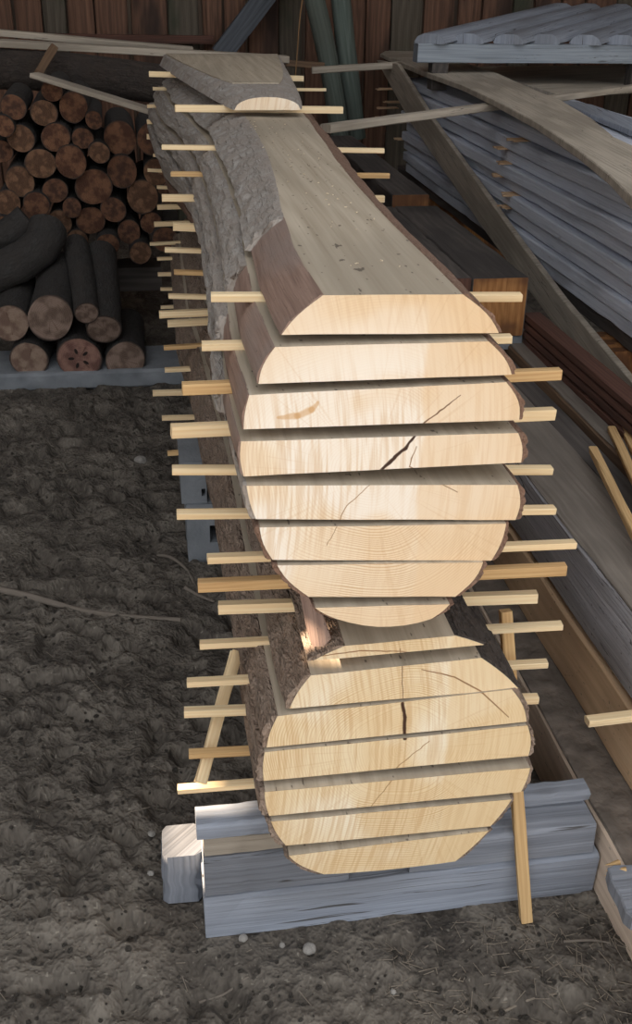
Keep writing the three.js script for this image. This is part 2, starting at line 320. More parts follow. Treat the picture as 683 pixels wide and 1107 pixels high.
// corners on the sawn end: top left, top right, bottom right, bottom left; how far each bark side bulges
const upper = [
  { c: [[350, 319], [500, 318], [539, 360], [305, 362]], b: [0.006, 0.008], ext: 0.045 },
  { c: [[298, 375], [528, 369], [553, 405], [280, 415]], b: [0.005, 0.006] },
  { c: [[270, 427], [547, 413], [561, 454], [264, 464]], b: [0.002, 0.008] },
  { c: [[261, 477], [560, 468], [563, 500], [264, 515]], b: [0.003, 0.004] },
  { c: [[267, 525], [559, 524], [557, 562], [277, 561]], b: [0.002, 0.006] },
  { c: [[281, 570], [547, 566], [531, 606], [295, 605]], b: [0.004, 0.004] },
  { c: [[300, 611], [522, 608], [492, 645], [334, 645]], b: [0.006, 0.008] },
  { c: [[341, 657], [486, 653], [466, 669], [364, 669]], b: [0.003, 0.003], sag: 0.014 },
];
const lower = [
  { c: [[373, 698], [492, 687], [523, 697], [339, 714]], b: [0.003, 0.002] },
  { c: [[336, 730], [520, 711], [560, 744], [313, 766]], b: [0.004, 0.004] },
  { c: [[300, 774], [553, 745], [569, 780], [288, 808]], b: [0.003, 0.006] },
  { c: [[286, 813], [570, 784], [571, 817], [285, 844]], b: [0.002, 0.005] },
  { c: [[286, 856], [573, 830], [563, 856], [291, 882]], b: [0.002, 0.002] },
  { c: [[293, 888], [553, 864], [530, 893], [309, 914]], b: [0.003, 0.002] },
  { c: [[312, 925], [528, 898], [492, 931], [350, 945]], b: [0.009, 0.003], sag: 0.004 },
];
const fcs = (pts, z) => pts.map((p) => at(p, z));
const uPith = at([396, 508]), lPith = at([432, 806]);
const rel = (pith, pts) => pts.map((p) => { const q = at(p); return [q[0] - pith[0], q[1] - pith[1]]; });
M.endUpper = endGrain(uPith, 131, [
  { p: rel(uPith, [[398, 516], [412, 502], [424, 490], [436, 480], [447, 466]]), w: 0.0028, c: [64, 42, 30] },
  { p: rel(uPith, [[444, 464], [470, 444], [495, 424]]), w: 0.0009, c: [120, 90, 66] },
  { p: rel(uPith, [[447, 478], [440, 500], [490, 525]]), w: 0.0006, c: [150, 116, 84] },
  { p: rel(uPith, [[300, 448], [320, 446], [336, 440], [342, 432]]), w: 0.006, c: [206, 156, 100], a: 0.5 },
  { p: rel(uPith, [[400, 515], [372, 540], [350, 580]]), w: 0.0005, c: [170, 136, 100] },
], [[248, 230, 202], [206, 166, 120], [236, 204, 162], [255, 248, 236]]);
M.endLower = endGrain(lPith, 137, [
  { p: rel(lPith, [[434, 757], [436, 772], [436, 794]]), w: 0.0032, c: [70, 44, 28], even: 1 },
  { p: rel(lPith, [[432, 700], [434, 725], [435, 757]]), w: 0.0007, c: [140, 104, 72] },
  { p: rel(lPith, [[455, 722], [490, 730], [520, 746], [548, 772]]), w: 0.0012, c: [150, 110, 74] },
  { p: rel(lPith, [[462, 796], [430, 822], [395, 866]]), w: 0.0009, c: [176, 136, 92] },
  { p: rel(lPith, [[343, 708], [390, 702], [440, 703]]), w: 0.001, c: [150, 110, 76] },
], [[244, 224, 186], [202, 160, 108], [234, 204, 156], [253, 242, 218]]);

const zsteps = []; for (let i = 0; i <= 40; i++) zsteps.push(i / 40);
function slab(spec, idx, tabL, tabR, endMat, kind, label, group) {
  const z0 = ZF + idx * 0.005 + rr(-0.004, 0.004), [TL, TR, BR, BL] = fcs(spec.c, z0), pith = endMat.userData.pith, S = endMat.userData.S;
  const sideN = 6, topN = 7, s = idx * 7.7 + (kind === 'upper' ? 0 : 300);
  spec.TL = TL; spec.TR = TR; spec.BR = BR; spec.BL = BL;
  const wav = (t, z, q) => 0.0018 * (pfbm(t * 3.5 + s + q, z * 1.3 + 50, 2, 17) - 0.5);
  const side = (A, B, bulge, sgn, z, tab, grow) => {       // from A (top) to B (bottom), bulging away from the pith
    const out = [];
    for (let i = 0; i <= sideN; i++) {
      const t = i / sideN, e = Math.sin(Math.PI * t);
      const d = interp(tab, z) + (sgn < 0 ? (spec.ext || 0) * smooth(-1.5, -3.1, z) * (1 - t * 0.8) : 0) + 0.006 * (pfbm(z * 2.2 + s, t * 0.7 + sgn * 5 + 20, 3, 23) - 0.5) * smooth(ZF, ZF - 0.2, z);
      out.push([lerp(A[0], B[0], t) + sgn * (bulge * e + grow) + d, lerp(A[1], B[1], t) + 0.0]);
    }
    return out;
  };
  const ring = (z) => {
    const L = side(TL, BL, spec.b[0], -1, z, tabL, 0), R = side(TR, BR, spec.b[1], 1, z, tabR, 0), out = [];
    for (let i = 0; i <= topN; i++) { const t = i / topN; out.push([lerp(L[0][0], R[0][0], t), lerp(L[0][1], R[0][1], t) + (i && i < topN ? wav(t, z, 0) : 0), z]); }
    for (let i = 1; i < sideN; i++) out.push([...R[i], z]);
    for (let i = 0; i <= topN; i++) { const t = i / topN; out.push([lerp(R[sideN][0], L[sideN][0], t), lerp(R[sideN][1], L[sideN][1], t) - 4 * t * (1 - t) * (spec.sag || 0) + (i && i < topN ? wav(t, z, 9) : 0), z]); }
    for (let i = sideN - 1; i > 0; i--) out.push([...L[i], z]);
    return out;
  };
  const zz = zsteps.map((t) => lerp(z0, ZB + rr(-0.03, 0.03) * 0, t));
  const body = loft(zz.map(ring).map((r) => r.reverse()), { caps: [false, true], crease: 0.5 });
  { // long grain straight along z: texture by plan position on the sawn faces
    const p = body.attributes.position, u = body.attributes.uv;
    for (let i = 0; i < p.count; i++) u.setXY(i, p.getX(i) + s, -p.getZ(i) + p.getY(i) * 0.2 + s);
  }
  // the sawn end
  const r0 = ring(z0), sh = new THREE.Shape(r0.map((p) => new THREE.Vector2(p[0], p[1])));
  const end = new THREE.ShapeGeometry(sh); end.translate(0, 0, z0 + 0.0004);
  { const p = end.attributes.position, u = end.attributes.uv; for (let i = 0; i < p.count; i++) u.setXY(i, (p.getX(i) - pith[0]) / S + 0.5, (p.getY(i) - pith[1]) / S + 0.5);
    const nrm = end.attributes.normal; if (nrm.getZ(0) < 0) end.scale(1, 1, 1); }
  const barkStrip = (sgn, from, to, thick, rag, n, k) => {
    const A = sgn < 0 ? TL : TR, B = sgn < 0 ? BL : BR, tab = sgn < 0 ? tabL : tabR, bu = spec.b[sgn < 0 ? 0 : 1], rings = [];
    for (let j = 0; j <= n; j++) {
      const z = lerp(from, to, j / n), inn = side(A, B, bu, sgn, z, tab, -0.001), out = [];
      const m = 12;
      for (let i = 0; i <= m; i++) {
        const t = i / m, q = t * sideN, i0 = Math.min(sideN - 1, Math.floor(q)), f = q - i0;
        const bx = lerp(inn[i0][0], inn[i0 + 1][0], f), by = lerp(inn[i0][1], inn[i0 + 1][1], f);
        const rough = pfbm(z * 16 + s + k, t * 3 + sgn * 9 + 40, 4, 29), furrow = Math.abs(pfbm(z * 5 + s, by * 60 + 60, 3, 31) - 0.5) * 2;
        const th = thick * (0.55 + 0.5 * rough + 0.5 * smooth(0, 0.35, furrow) - 0.25) * (i === 0 || i === m ? 0.8 : 1) + 0.001;
        const z2 = z + (j === 0 ? rag * (pfbm(t * 4 + s, 3, 3, 33) - 0.6) : 0);
        out.push([bx + sgn * th, by + (i === 0 || i === m ? (rough - 0.5) * 0.002 : 0), z2]);
      }
      const inner = inn.map((p) => [...p, z]).reverse();
      rings.push([...out, ...inner]);
    }
    if (sgn > 0) rings.forEach((r) => r.reverse());
    rings.forEach((r) => r.reverse());
    return loft(rings, { crease: 0.9 });
  };
  const pieces = [['sawn_board', body, M.dusty], ['end_face', end, endMat, 'fresh sawn end grain']];
  if (kind === 'upper' && idx < 4) {
    const zt = [-1.74, -1.70, -1.62, -1.5][idx];
    pieces.push(['bare_edge', barkStrip(-1, z0 - 0.001, zt - 0.02, 0.003, 0, 20, 3), M.innerBark, 'smooth brown edge stripped of bark']);
    pieces.push(['bark', barkStrip(-1, zt, ZB, 0.016, 0.05, 90, 0), M.bark, 'grey rough bark']);
  } else pieces.push(['bark', barkStrip(-1, z0 - 0.001, ZB, kind === 'upper' ? 0.008 : 0.013, 0.004, 110, 0), kind === 'upper' ? (idx > 4 ? M.barkEdge : M.bark) : M.barkBrown]);
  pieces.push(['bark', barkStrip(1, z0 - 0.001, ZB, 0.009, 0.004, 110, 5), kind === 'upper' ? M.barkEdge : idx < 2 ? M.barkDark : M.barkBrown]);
  return thing('sawn_slab', label, 'sawn board', pieces, group);
}
const ord = ['topmost', 'second', 'third', 'fourth', 'fifth', 'sixth', 'seventh', 'lowest'];
upper.forEach((s, i) => slab(s, i, upL, upR, M.endUpper, 'upper',
  i === 0 ? 'broad dusty sawn face lying topmost on the upper log, stripped bark along one edge' : i === 7 ? 'thin rounded slab with curved bark underside at the bottom of the upper log' : i === 3 ? 'thick live-edge board fourth from top of upper log, dark crack reaching its end' : `thick live-edge board with cream end grain, ${ord[i]} from the top of the upper log`, 'boards of the upper log'));
lower.forEach((s, i) => slab(s, i, loL, loR, M.endLower, 'lower',
  i === 0 ? 'thin topmost slab of the lower log right under the upper log' : i === 6 ? 'rounded bottom slab of the lower log hanging over the grey timbers' : i === 2 ? 'live-edge board of the lower log with a short upright split in its end' : `live-edge board with yellowish end grain, ${ord[i]} from the top of the lower log`, 'boards of the lower log'));
// short cap slab lying on top at the far end
const capBottom = upper[0].TL[1] + 0.0175;
{
  const rings = [], n = 36, m = 24, cx = (z) => lerp(0.358, 0.345, smooth(-3.1, -4.6, z)), Z0 = -3.1;
  for (let j = 0; j <= n; j++) {
    const z = lerp(Z0, ZB + 0.05, j / n), t = j / n, half = lerp(0.096, 0.26, Math.pow(t, 0.8)), hc = lerp(0.036, 0.10, Math.pow(t, 0.9)), flat = 0.044, ring = [];
    for (let i = 0; i <= m; i++) { const q = i / m * 2 - 1; const y = Math.sqrt(Math.max(0, 1 - Math.pow(Math.abs(q), 2.2))) * hc; const b = y < flat && j > 0 ? 0.006 * (pfbm(z * 14, q * 5 + 30, 3, 43) - 0.5) : 0; ring.push([cx(z) + q * half, capBottom + Math.max(0.001, Math.min(flat, y + b)), z]); }
    rings.push(ring.reverse().concat([]));
  }
  const g = loft(rings.map((r) => r.slice().reverse()).map((r) => r.reverse()), { caps: [false, true], crease: 0.5 });
  const sh = new THREE.Shape(); rings[0].forEach((p, i) => (i ? sh.lineTo(p[0], p[1]) : sh.moveTo(p[0], p[1])));
  const end = new THREE.ShapeGeometry(sh); end.translate(0, 0, Z0 + 0.0006);
  { const p = end.attributes.position, u = end.attributes.uv; for (let i = 0; i < p.count; i++) u.setXY(i, (p.getX(i) - 0.2) / 0.72, (p.getY(i) - 1.1) / 0.72); }
  const topPts = []; // sawn flat on top of the flare
  for (let j = 0; j <= n; j++) { const t = j / n, z = lerp(Z0, ZB + 0.05, t), half = lerp(0.096, 0.26, Math.pow(t, 0.8)), hc = lerp(0.036, 0.10, Math.pow(t, 0.9)); if (hc > 0.049) { const q = Math.pow(1 - (0.044 / hc) ** 2, 1 / 2.2) * half * 0.98; topPts.push([cx(z) - q, cx(z) + q, z]); } }
  const sawn = loft(topPts.map(([a, b, z]) => [[a, capBottom + 0.040, z], [b, capBottom + 0.040, z], [b, capBottom + 0.0465, z], [a, capBottom + 0.0465, z]]), {});
  { const p = sawn.attributes.position, u = sawn.attributes.uv; for (let i = 0; i < p.count; i++) u.setXY(i, p.getX(i), p.getZ(i)); }
  thing('sawn_slab', 'short bark-topped cap slab lying on the far end of the upper log', 'sawn board', [['bark', g, M.bark], ['end_face', end, M.endUpper, 'pale half-round sawn end'], ['sawn_top', sawn, M.dusty, 'flat dusty sawn top']], 'boards of the upper log');
}

// ---------------------------------------------------------------- stickers between the boards
const all = [...upper, ...lower];
const lineY = (a, b, x) => lerp(a[1], b[1], (x - a[0]) / (b[0] - a[0]));
function gapAt(k, x) {                                    // gap k lies over board k; k = 0 is the gap under the cap slab
  const lo = lineY(all[k].TL, all[k].TR, x);
  if (k === 0) return [lo, capBottom];
  return [lo, lineY(all[k - 1].BL, all[k - 1].BR, x)];
}
function sticker(k, l, r, label, group, m = M.pine, zl = null, wd = 0.016) {
  const xm = 0.34, [lo, hi] = gapAt(k, xm), th = clamp(hi - lo, 0.0125, 0.02) - 0.0006;
  const slope = (all[k].TR[1] - all[k].TL[1]) / (all[k].TR[0] - all[k].TL[0]);
  const yc = (lo + hi) / 2;
  const find = (p) => { let q = onY(p[0], p[1], yc); for (let i = 0; i < 4; i++) q = onY(p[0], p[1], yc + slope * (q.x - xm)); return q; };
  let A = find(l), B;
  if (r) B = find(r);
  else { B = V(A.x + 0.35, yc + slope * (A.x + 0.35 - xm), A.z); }
  if (zl) { A = onZ(l[0], l[1], zl); A.y = yc + slope * (A.x - xm); if (!r) { B.z = zl; } }
  const g = timber(A, B, wd, th, V(0, 1, 0), { ch: 0.0012, n: 4, wob: 0.0008 });
  return thing('sticker', label, 'spacer stick', [g, m], group);
}
const boardName = (k) => (k < 8 ? `${ord[k]} board of the upper log` : k === 14 ? 'bottom board of the lower log' : `${ord[k - 8]} board of the lower log`);
const rowA = [
  [1, [228, 321], [563, 321]], [2, [218, 374], [552, 366]], [3, [197, 420], [605, 404]], [4, [185, 466], [598, 447]], [5, [186, 508], [596, 508]],
  [6, [191, 556], [599, 551]], [7, [224, 604], [621, 588]], [8, [214, 633], [611, 615]], [9, [236, 657], [580, 645]], [10, [216, 697], [607, 676]],
  [11, [202, 738], [591, 717]], [12, [199, 770], [581, 755]], [13, [204, 815], [575, 795]], [14, [192, 853], [556, 826]],
];
for (const [k, l, r] of rowA) sticker(k, l, r, `pine spacer in the front row, on the ${boardName(k)}`, 'spacer sticks of the front row', k % 5 === 3 ? M.pineOld : M.pine, null, 0.017);
const rowB = [[1, [175, 159], [415, 163]], [2, [185, 188], [421, 190]], [3, [175, 214], [415, 215]], [4, [187, 245]], [5, [178, 270]], [6, [188, 294]], [7, [182, 320]], [8, [172, 340]], [9, [181, 350]], [10, [177, 376]], [11, [178, 400]], [12, [165, 425]], [13, [175, 452]], [14, [181, 490]]];
for (const [k, l, r] of rowB) sticker(k, l, r, `spacer halfway along the stack, on the ${boardName(k)}`, 'spacer sticks of the middle row', k % 4 === 2 ? M.pineOld : M.pine, null, 0.02);
sticker(0, [189, 117], [370, 119], 'long pale spacer stick right under the end of the short cap slab', 'spacer sticks of the far row', M.pine, null, 0.02);
sticker(0, [161, 80], [328, 85], 'farthest pale spacer stick, poking out from below the flat top of the cap slab', 'spacer sticks of the far row', M.pine, null, 0.02);
const rowC = [[1, [165, 94], [352, 97]], [2, [158, 99]], [3, [158, 119]], [4, [158, 138]], [5, [165, 160]], [6, [159, 176]], [7, [169, 194]], [8, [170, 226]], [9, [166, 234]], [10, [161, 251]], [11, [169, 268]], [12, [170, 287]], [13, [173, 306]], [14, [173, 322]]];
for (const [k, l, r] of rowC) sticker(k, l, r, `spacer at the far end, on the ${boardName(k)}`, 'spacer sticks of the far row', M.pine, -4.5, 0.02);

// ---------------------------------------------------------------- what the logs lie on
{
  const zf = -1.364, T = (x0, x1, y0, y1, d, zfront = zf, o = {}) => timber(V(x0, (y0 + y1) / 2, zfront - d / 2), V(x1, (y0 + y1) / 2, zfront - d / 2), d, y1 - y0, V(0, 1, 0), { ch: 0.006, n: 10, wob: 0.003, ...o });
  thing('support_timber', 'long weathered grey timber lying on the dirt across the front', 'timber', [T(0.027, 0.815, -0.012, 0.098, 0.2), M.greyPale], 'grey support timbers');
  thing('support_timber', 'short grey block on the long timber, beside the hewn stump block', 'timber', [T(0.03, 0.305, 0.099, 0.199, 0.14, zf - 0.003), M.grey], 'grey support timbers');
  thing('support_timber', 'grey block on the long timber, next to the leaning pine stick', 'timber', [T(0.425, 0.80, 0.099, 0.176, 0.10, zf - 0.004), M.grey], 'grey support timbers');
  thing('support_plank', 'thin dark grey plank sandwiched in the support timbers under the lower log', 'plank', [T(0.032, 0.262, 0.2, 0.251, 0.05, zf - 0.006), M.oldBoard], 'grey support planks');
  thing('support_plank', 'grey plank with a sunlit corner, topmost of the support timbers', 'plank', [T(0.02, 0.215, 0.252, 0.291, 0.055, zf + 0.004), M.greyPale], 'grey support planks');
  thing('support_plank', 'pale grey plank end below the lower log beside the mud-topped beam', 'plank', [T(0.60, 0.808, 0.177, 0.205, 0.045, -1.43), M.greyPale], 'grey support planks');
  const A = V(-0.008, 0.088, -1.455);
  thing('hewn_block', 'short hewn wooden block standing at the end of the grey timbers', 'wood block', [timber(V(-0.012, -0.01, -1.502), V(-0.010, 0.118, -1.502), 0.076, 0.085, V(0, 0, 1), { ch: 0.01, n: 8, wob: 0.003 }), M.grey]);
}
{ // hollow concrete block under the middle of the lower log
  const wall = (x0, x1, y0, y1, z0, z1) => box(x0, x1, y0, y1, z0, z1);
  const boxUV = (g) => { const gg = g.toNonIndexed(), p = gg.attributes.position, n = gg.attributes.normal, u = gg.attributes.uv; for (let i = 0; i < p.count; i++) { const ax = Math.abs(n.getX(i)), ay = Math.abs(n.getY(i)); if (ax > 0.5) u.setXY(i, p.getZ(i), p.getY(i)); else if (ay > 0.5) u.setXY(i, p.getX(i), p.getZ(i)); else u.setXY(i, p.getX(i), p.getY(i)); } return gg; };
  const hollow = (x0, x1, y0, y1, z0, z1, hx0, hx1, hy0, hy1) => mergeGeometries([wall(x0, hx0, y0, y1, z0, z1), wall(hx1, x1, y0, y1, z0, z1), wall(hx0, hx1, y0, hy0, z0, z1), wall(hx0, hx1, hy1, y1, z0, z1), wall(hx0, hx1, hy0, hy1, z0, z0 + 0.02)].map(boxUV));
  thing('concrete_block', 'pale hollow concrete block standing on the dirt under the lower log', 'concrete block', [hollow(0.062, 0.45, -0.01, 0.196, -3.02, -2.79, 0.132, 0.185, 0.06, 0.12), M.concrete]);
  thing('concrete_block', 'small pale concrete piece wedged against the bark on the hollow block', 'concrete block', [hollow(0.05, 0.128, 0.197, 0.335, -3.0, -2.80, 0.112, 0.124, 0.22, 0.245), M.concrete]);
}
// two loose sticks leaning on the stack, the splint of peeled bark
{
  const a = onZ(216, 846, -1.42), b = onZ(255, 707, -1.60);
  thing('loose_stick', 'pine stick leaning slantwise against the barked side of the lower log', 'stick', [timber(a, b.clone().add(b.clone().sub(a).multiplyScalar(0.02)), 0.02, 0.016, V(0, 0, 1), { ch: 0.0015 }), M.pine], 'loose pine sticks');
  const c = onY(568, 995, -0.008), d = onZ(546, 660, -1.50);
  thing('loose_stick', 'pine stick leaning upright behind the log ends, foot on the dirt', 'stick', [timber(c, d, 0.022, 0.02, V(0, 0, 1), { ch: 0.0015 }), M.pineOld], 'loose pine sticks');
  const e = [onZ(323, 640, -1.36), onZ(345, 650, -1.34), onZ(360, 690, -1.305), onZ(343, 709, -1.295), onZ(331, 690, -1.31)];
  thing('bark_flake', 'glossy brown flake of peeled bark hanging between the two logs', 'bark', [plate(e, V(0.3, -1, 0.2), V(-0.5, 0.45, 0.7), 0.005), M.innerBark]);
}
// ---------------------------------------------------------------- beams beside the stack
const beam = (name, label, x0, x1, y0, y1, zn, zf, m, mEnd, group, top) => {
  const A = V((x0 + x1) / 2, (y0 + y1) / 2, zn), B = V((x0 + x1) / 2, (y0 + y1) / 2, zf), w = x1 - x0, h = y1 - y0;
  const p = [['beam_body', timber(A, B, w, h, V(0, 1, 0), { ch: 0.005, n: 24, wob: 0.003 }), m]];
  if (mEnd) p.push(['end_face', timberEnd(A, B, w, h), mEnd, 'sawn end grain']);
  if (top) p.push(['dust_layer', timber(V(A.x, y1 + 0.002, zn - 0.01), V(B.x, y1 + 0.002, zf + 0.01), w * 0.97, 0.006, V(0, 1, 0), { ch: 0.002, n: 40, wob: 0.003 }), top, top === M.mud ? 'crumbly dried mud' : 'brown dusty top']);
  return thing(name, label, 'beam', p, group);
};
const SG = 'squared beams beside the logs';
beam('squared_beam', 'thick pale beam with mud-caked top lying lowest beside the lower log', 0.82, 1.14, -0.01, 0.152, -0.95, -4.2, M.beamPale, null, SG, M.mud);
beam('squared_beam', 'orange-tan beam with bare upright side resting on the mud-topped beam', 0.918, 1.16, 0.157, 0.318, -1.0, -4.25, M.beamOrange, null, SG);
beam('squared_beam', 'wide grey beam with pale nail specks on its side, on the tan beam', 0.922, 1.108, 0.334, 0.508, -1.52, -4.3, M.beamGrey, null, SG, M.dustTop);
beam('squared_beam', 'dark beam behind the wide grey beam, split from it by a thin dark seam', 1.113, 1.19, 0.319, 0.502, -1.3, -4.2, M.beamDark, null, SG);
beam('squared_beam', 'raised dusty beam under the loose stick ends, in front of the plank pile', 1.195, 1.42, 0.319, 0.528, -1.3, -4.1, M.brownBoard, null, SG, M.dustTop);
thing('concrete_block', 'flat pale concrete block under the orange-ended square beam', 'concrete block', [timber(V(0.96, 0.536, -3.30), V(1.24, 0.536, -3.30), 0.2, 0.05, V(0, 1, 0), { ch: 0.004 }), M.concrete]);
beam('square_beam', 'heavy square beam with bright orange-brown sawn end beside the upper log', 1.045, 1.235, 0.563, 0.765, -3.19, -4.35, M.beamDark, M.beamEnd, SG);
beam('square_beam', 'dark-ended beam tucked between the orange-ended beam and the upper log', 0.94, 1.042, 0.563, 0.765, -3.20, -4.35, M.beamDark, M.redBoard, SG);
beam('square_beam', 'smaller beam with orange end, lying farther back behind the square beam', 1.05, 1.215, 0.66, 0.80, -4.42, -6.2, M.beamDark, M.beamEnd, SG);
thing('support_block', 'wood block under the farther small orange-ended beam', 'wood block', [box(1.06, 1.2, 0, 0.659, -4.8, -4.6), M.beamDark]);
// dark batten stack
for (let i = 0; i < 4; i++) {
  const a = onX(574, 341 + i * 9.5, 1.275), b = onX(700, 447 + i * 12 + (i === 3 ? 2 : 0), 1.275);
  thing('red_batten', ['topmost reddish brown batten of the bundle below the slanted grey board', 'second reddish batten from the top of the bundle below the slanted board', 'third reddish batten from the top of the bundle below the slanted board', 'lowest reddish batten of the bundle, resting on the raised dusty beam'][i], 'batten', [timber(a, b, 0.06, 0.022, V(0, 1, 0), { ch: 0.002 }), M.redBoard], 'reddish battens');
}
// stick ends on the raised beam
[[[641, 486], [700, 605], 'broad pale stick end lying nearest the logs on the raised dusty beam'], [[661, 464], [700, 548], 'middle pale stick of three lying on the raised dusty beam'], [[675, 464], [712, 540], 'third pale stick lying on the raised beam, at the edge of the photo']].forEach(([l, r, label], i) => {
  const a = onY(l[0], l[1], 0.542 + i * 0.001), b = onY(r[0], r[1], 0.542 + i * 0.001);
  thing('loose_stick', label, 'stick', [timber(a, b, 0.022, 0.02), M.pineOld], 'pale sticks on the raised beam');
});
{
  const a = onZ(635, 775, -1.50), b = V(a.x + 0.3, a.y, a.z - 0.01);
  a.y = b.y = 0.3265;
  thing('loose_stick', 'clean pine stick end jutting out over the tan beam', 'stick', [timber(a, b, 0.024, 0.0158), M.pine], 'loose pine sticks');
  const p = [[657, 937], [664, 934], [720, 934], [720, 1000], [684, 992], [676, 985], [670, 968], [660, 950]].map((q) => onY(q[0], q[1], 0.195));
  thing('board_end', 'grey board with torn yellow splintered end on the mud-topped beam', 'board', [['board_body', plate(p, V(1, 0, 0), V(0, 1, 0), 0.034), M.grey], ['torn_end', mergeGeometries(Array.from({ length: 14 }, (_, i) => { const t = i / 13, q = onY(lerp(657, 683, t), lerp(938, 992, t), 0.178); const g = new THREE.ConeGeometry(0.006, rr(0.02, 0.04), 5); g.rotateZ(Math.PI / 2 + rr(-0.4, 0.4)); g.rotateY(rr(-0.5, 0.5)); g.translate(q.x + 0.006, q.y + rr(-0.012, 0.012), q.z); return g; })), M.pineOld, 'torn yellowish fibres']]);
}
// ---------------------------------------------------------------- the plank pile
const PX = 1.46, layer = 0.0535, pileBase = 0.598;
for (const [z0, z1, label] of [[-3.1, -2.9, 'orange-brown block end under the near part of the plank pile'], [-5.6, -5.4, 'dark block under the far part of the plank pile']])
  thing('support_block', label, 'wood block', [box(PX - 0.02, PX + 0.5, 0, pileBase - 0.001, z0, z1), M.beamEnd]);
const pileOrd = ['lowest', 'second', 'third', 'fourth', 'fifth', 'sixth', 'seventh', 'eighth', 'ninth', 'topmost'];
for (let i = 0; i < 10; i++) {
  const y0 = pileBase + i * layer, rings = [], dx = i === 0 ? 0.02 : (i % 2 ? 0.012 : -0.008) + rr(-0.008, 0.008), th = 0.046, zn = -1.7, zf = -5.95 + rr(-0.25, 0.15), s = i * 5.1;
  for (let j = 0; j <= 50; j++) { const z = lerp(zn, zf, j / 50), e = PX + dx + 0.008 * (pfbm(z * 2 + s, 4, 3, 61) - 0.5) + (pn(z * 3 + s, 7, 63) > 0.86 ? 0.006 : 0), bow = 0.004 * Math.sin(z * 1.4 + s); rings.push([[e + 0.003, y0 + bow, z], [e + 0.55, y0 + bow, z], [e + 0.55, y0 + th + bow, z], [e + 0.004, y0 + th + bow, z], [e, y0 + th * 0.9 + bow, z], [e, y0 + th * 0.08 + bow, z]]); }
  thing('pile_plank', `blue-grey weathered plank edge in the big pile, ${pileOrd[i]}${i > 0 && i < 9 ? ' from its bottom' : ' of all'}`, 'plank', [loft(rings.map((r) => r.reverse())), i === 0 ? M.beamDark : M.pile], 'planks of the blue-grey pile');
}
// splintered spacer ends sticking out of the pile
[[545, 143, 7], [544, 178, 6], [541, 190, 5], [550, 213, 4], [546, 232, 3], [561, 128, 8], [413, 96, 7], [420, 111, 6], [412, 124, 5], [432, 163, 3], [411, 152, 4]].forEach(([x, y, i], k) => {
  const q = onX(x, y, PX - 0.005), yl = pileBase + (i + 1) * layer - 0.0037, n = 5, gs = [];
  q.y = yl;
  for (let a = 0; a < n; a++) { const l = rr(0.05, 0.1), g = timber(V(q.x - rr(0.012, 0.04), yl + rr(-0.003, 0.001), q.z + (a - 2) * 0.016 + rr(-0.004, 0.004)), V(q.x + 0.1, yl, q.z + (a - 2) * 0.015), 0.014, 0.0055, V(0, 1, 0), { ch: 0.0015, n: 2 }); gs.push(g); }
  const near = k < 6;
  thing('pile_sticker', near ? `splintered orange spacer end halfway along the plank pile, above its ${pileOrd[i]} plank` : `splintered spacer end at the far corner of the plank pile, above its ${pileOrd[i]} plank`, 'spacer stick', [mergeGeometries(gs), M.beamOrange], 'splintered spacers of the plank pile');
});
// loose boards over the pile
const ZDIR = V(0, 0, -1);
const plan = (pts, h) => pts.map((p) => onY(p[0], p[1], h));
const pileTop = pileBase + 10 * layer;
thing('loose_board', 'long thin batten lying across the plank pile, its tip pointing towards the logs', 'board', [timber(onY(352, 139, pileTop + 0.037), onY(720, 90, pileTop + 0.037), 0.05, 0.026, V(0, 1, 0), { n: 20, wob: 0.003 }), M.oldBoard], 'loose boards on the plank pile');
thing('loose_board', 'wide warped grey-brown board lying curved across the plank pile', 'board', [plate(plan([[430, 66], [446, 62], [500, 67], [540, 80], [585, 100], [606, 108], [640, 128], [664, 148], [690, 160], [690, 220], [660, 190], [625, 162], [580, 132], [540, 111], [500, 92], [460, 78]], pileTop + 0.078), onY(683, 200, 1.2).sub(onY(460, 70, 1.2)), V(0, 1, 0), 0.024), M.oldBoard], 'loose boards on the plank pile');
thing('loose_board', 'pale narrow board on the pile, its end showing past the wide warped board', 'board', [plate(plan([[600, 106], [640, 113], [690, 130], [690, 144], [640, 124]], pileTop + 0.022), V(0.2, 0, -1), V(0, 1, 0), 0.02), M.greyPale], 'loose boards on the plank pile');
thing('loose_board', 'dusty brown board lying behind the batten, below the blue-grey ledge beam', 'board', [plate(plan([[505, 72], [690, 70], [690, 96], [600, 101]], pileTop + 0.02), V(1, 0, -0.4), V(0, 1, 0), 0.02), M.oldBoard], 'loose boards on the plank pile');
thing('loose_board', 'short pointed board end poking out at the far corner of the pile top', 'board', [plate(plan([[411, 58], [432, 46], [455, 46], [480, 62], [470, 70], [440, 66], [420, 62]], pileTop + 0.042), V(1, 0, -0.4), V(0, 1, 0), 0.022), M.oldBoard], 'loose boards on the plank pile');
{
  const P = (x, y) => onX(x, y, PX - 0.05);
  thing('slanted_board', 'narrow weathered board leaning slantwise along the face of the plank pile', 'board', [plate([P(407, 65), P(429, 69), P(466, 128), P(560, 260), P(607, 323), P(683, 413), P(700, 432), P(688, 440), P(671, 419), P(603, 357), P(526, 253), P(443, 132)], P(683, 413).sub(P(429, 69)), V(-1, 0, 0), 0.024), M.oldBoard], 'loose boards on the plank pile');
}
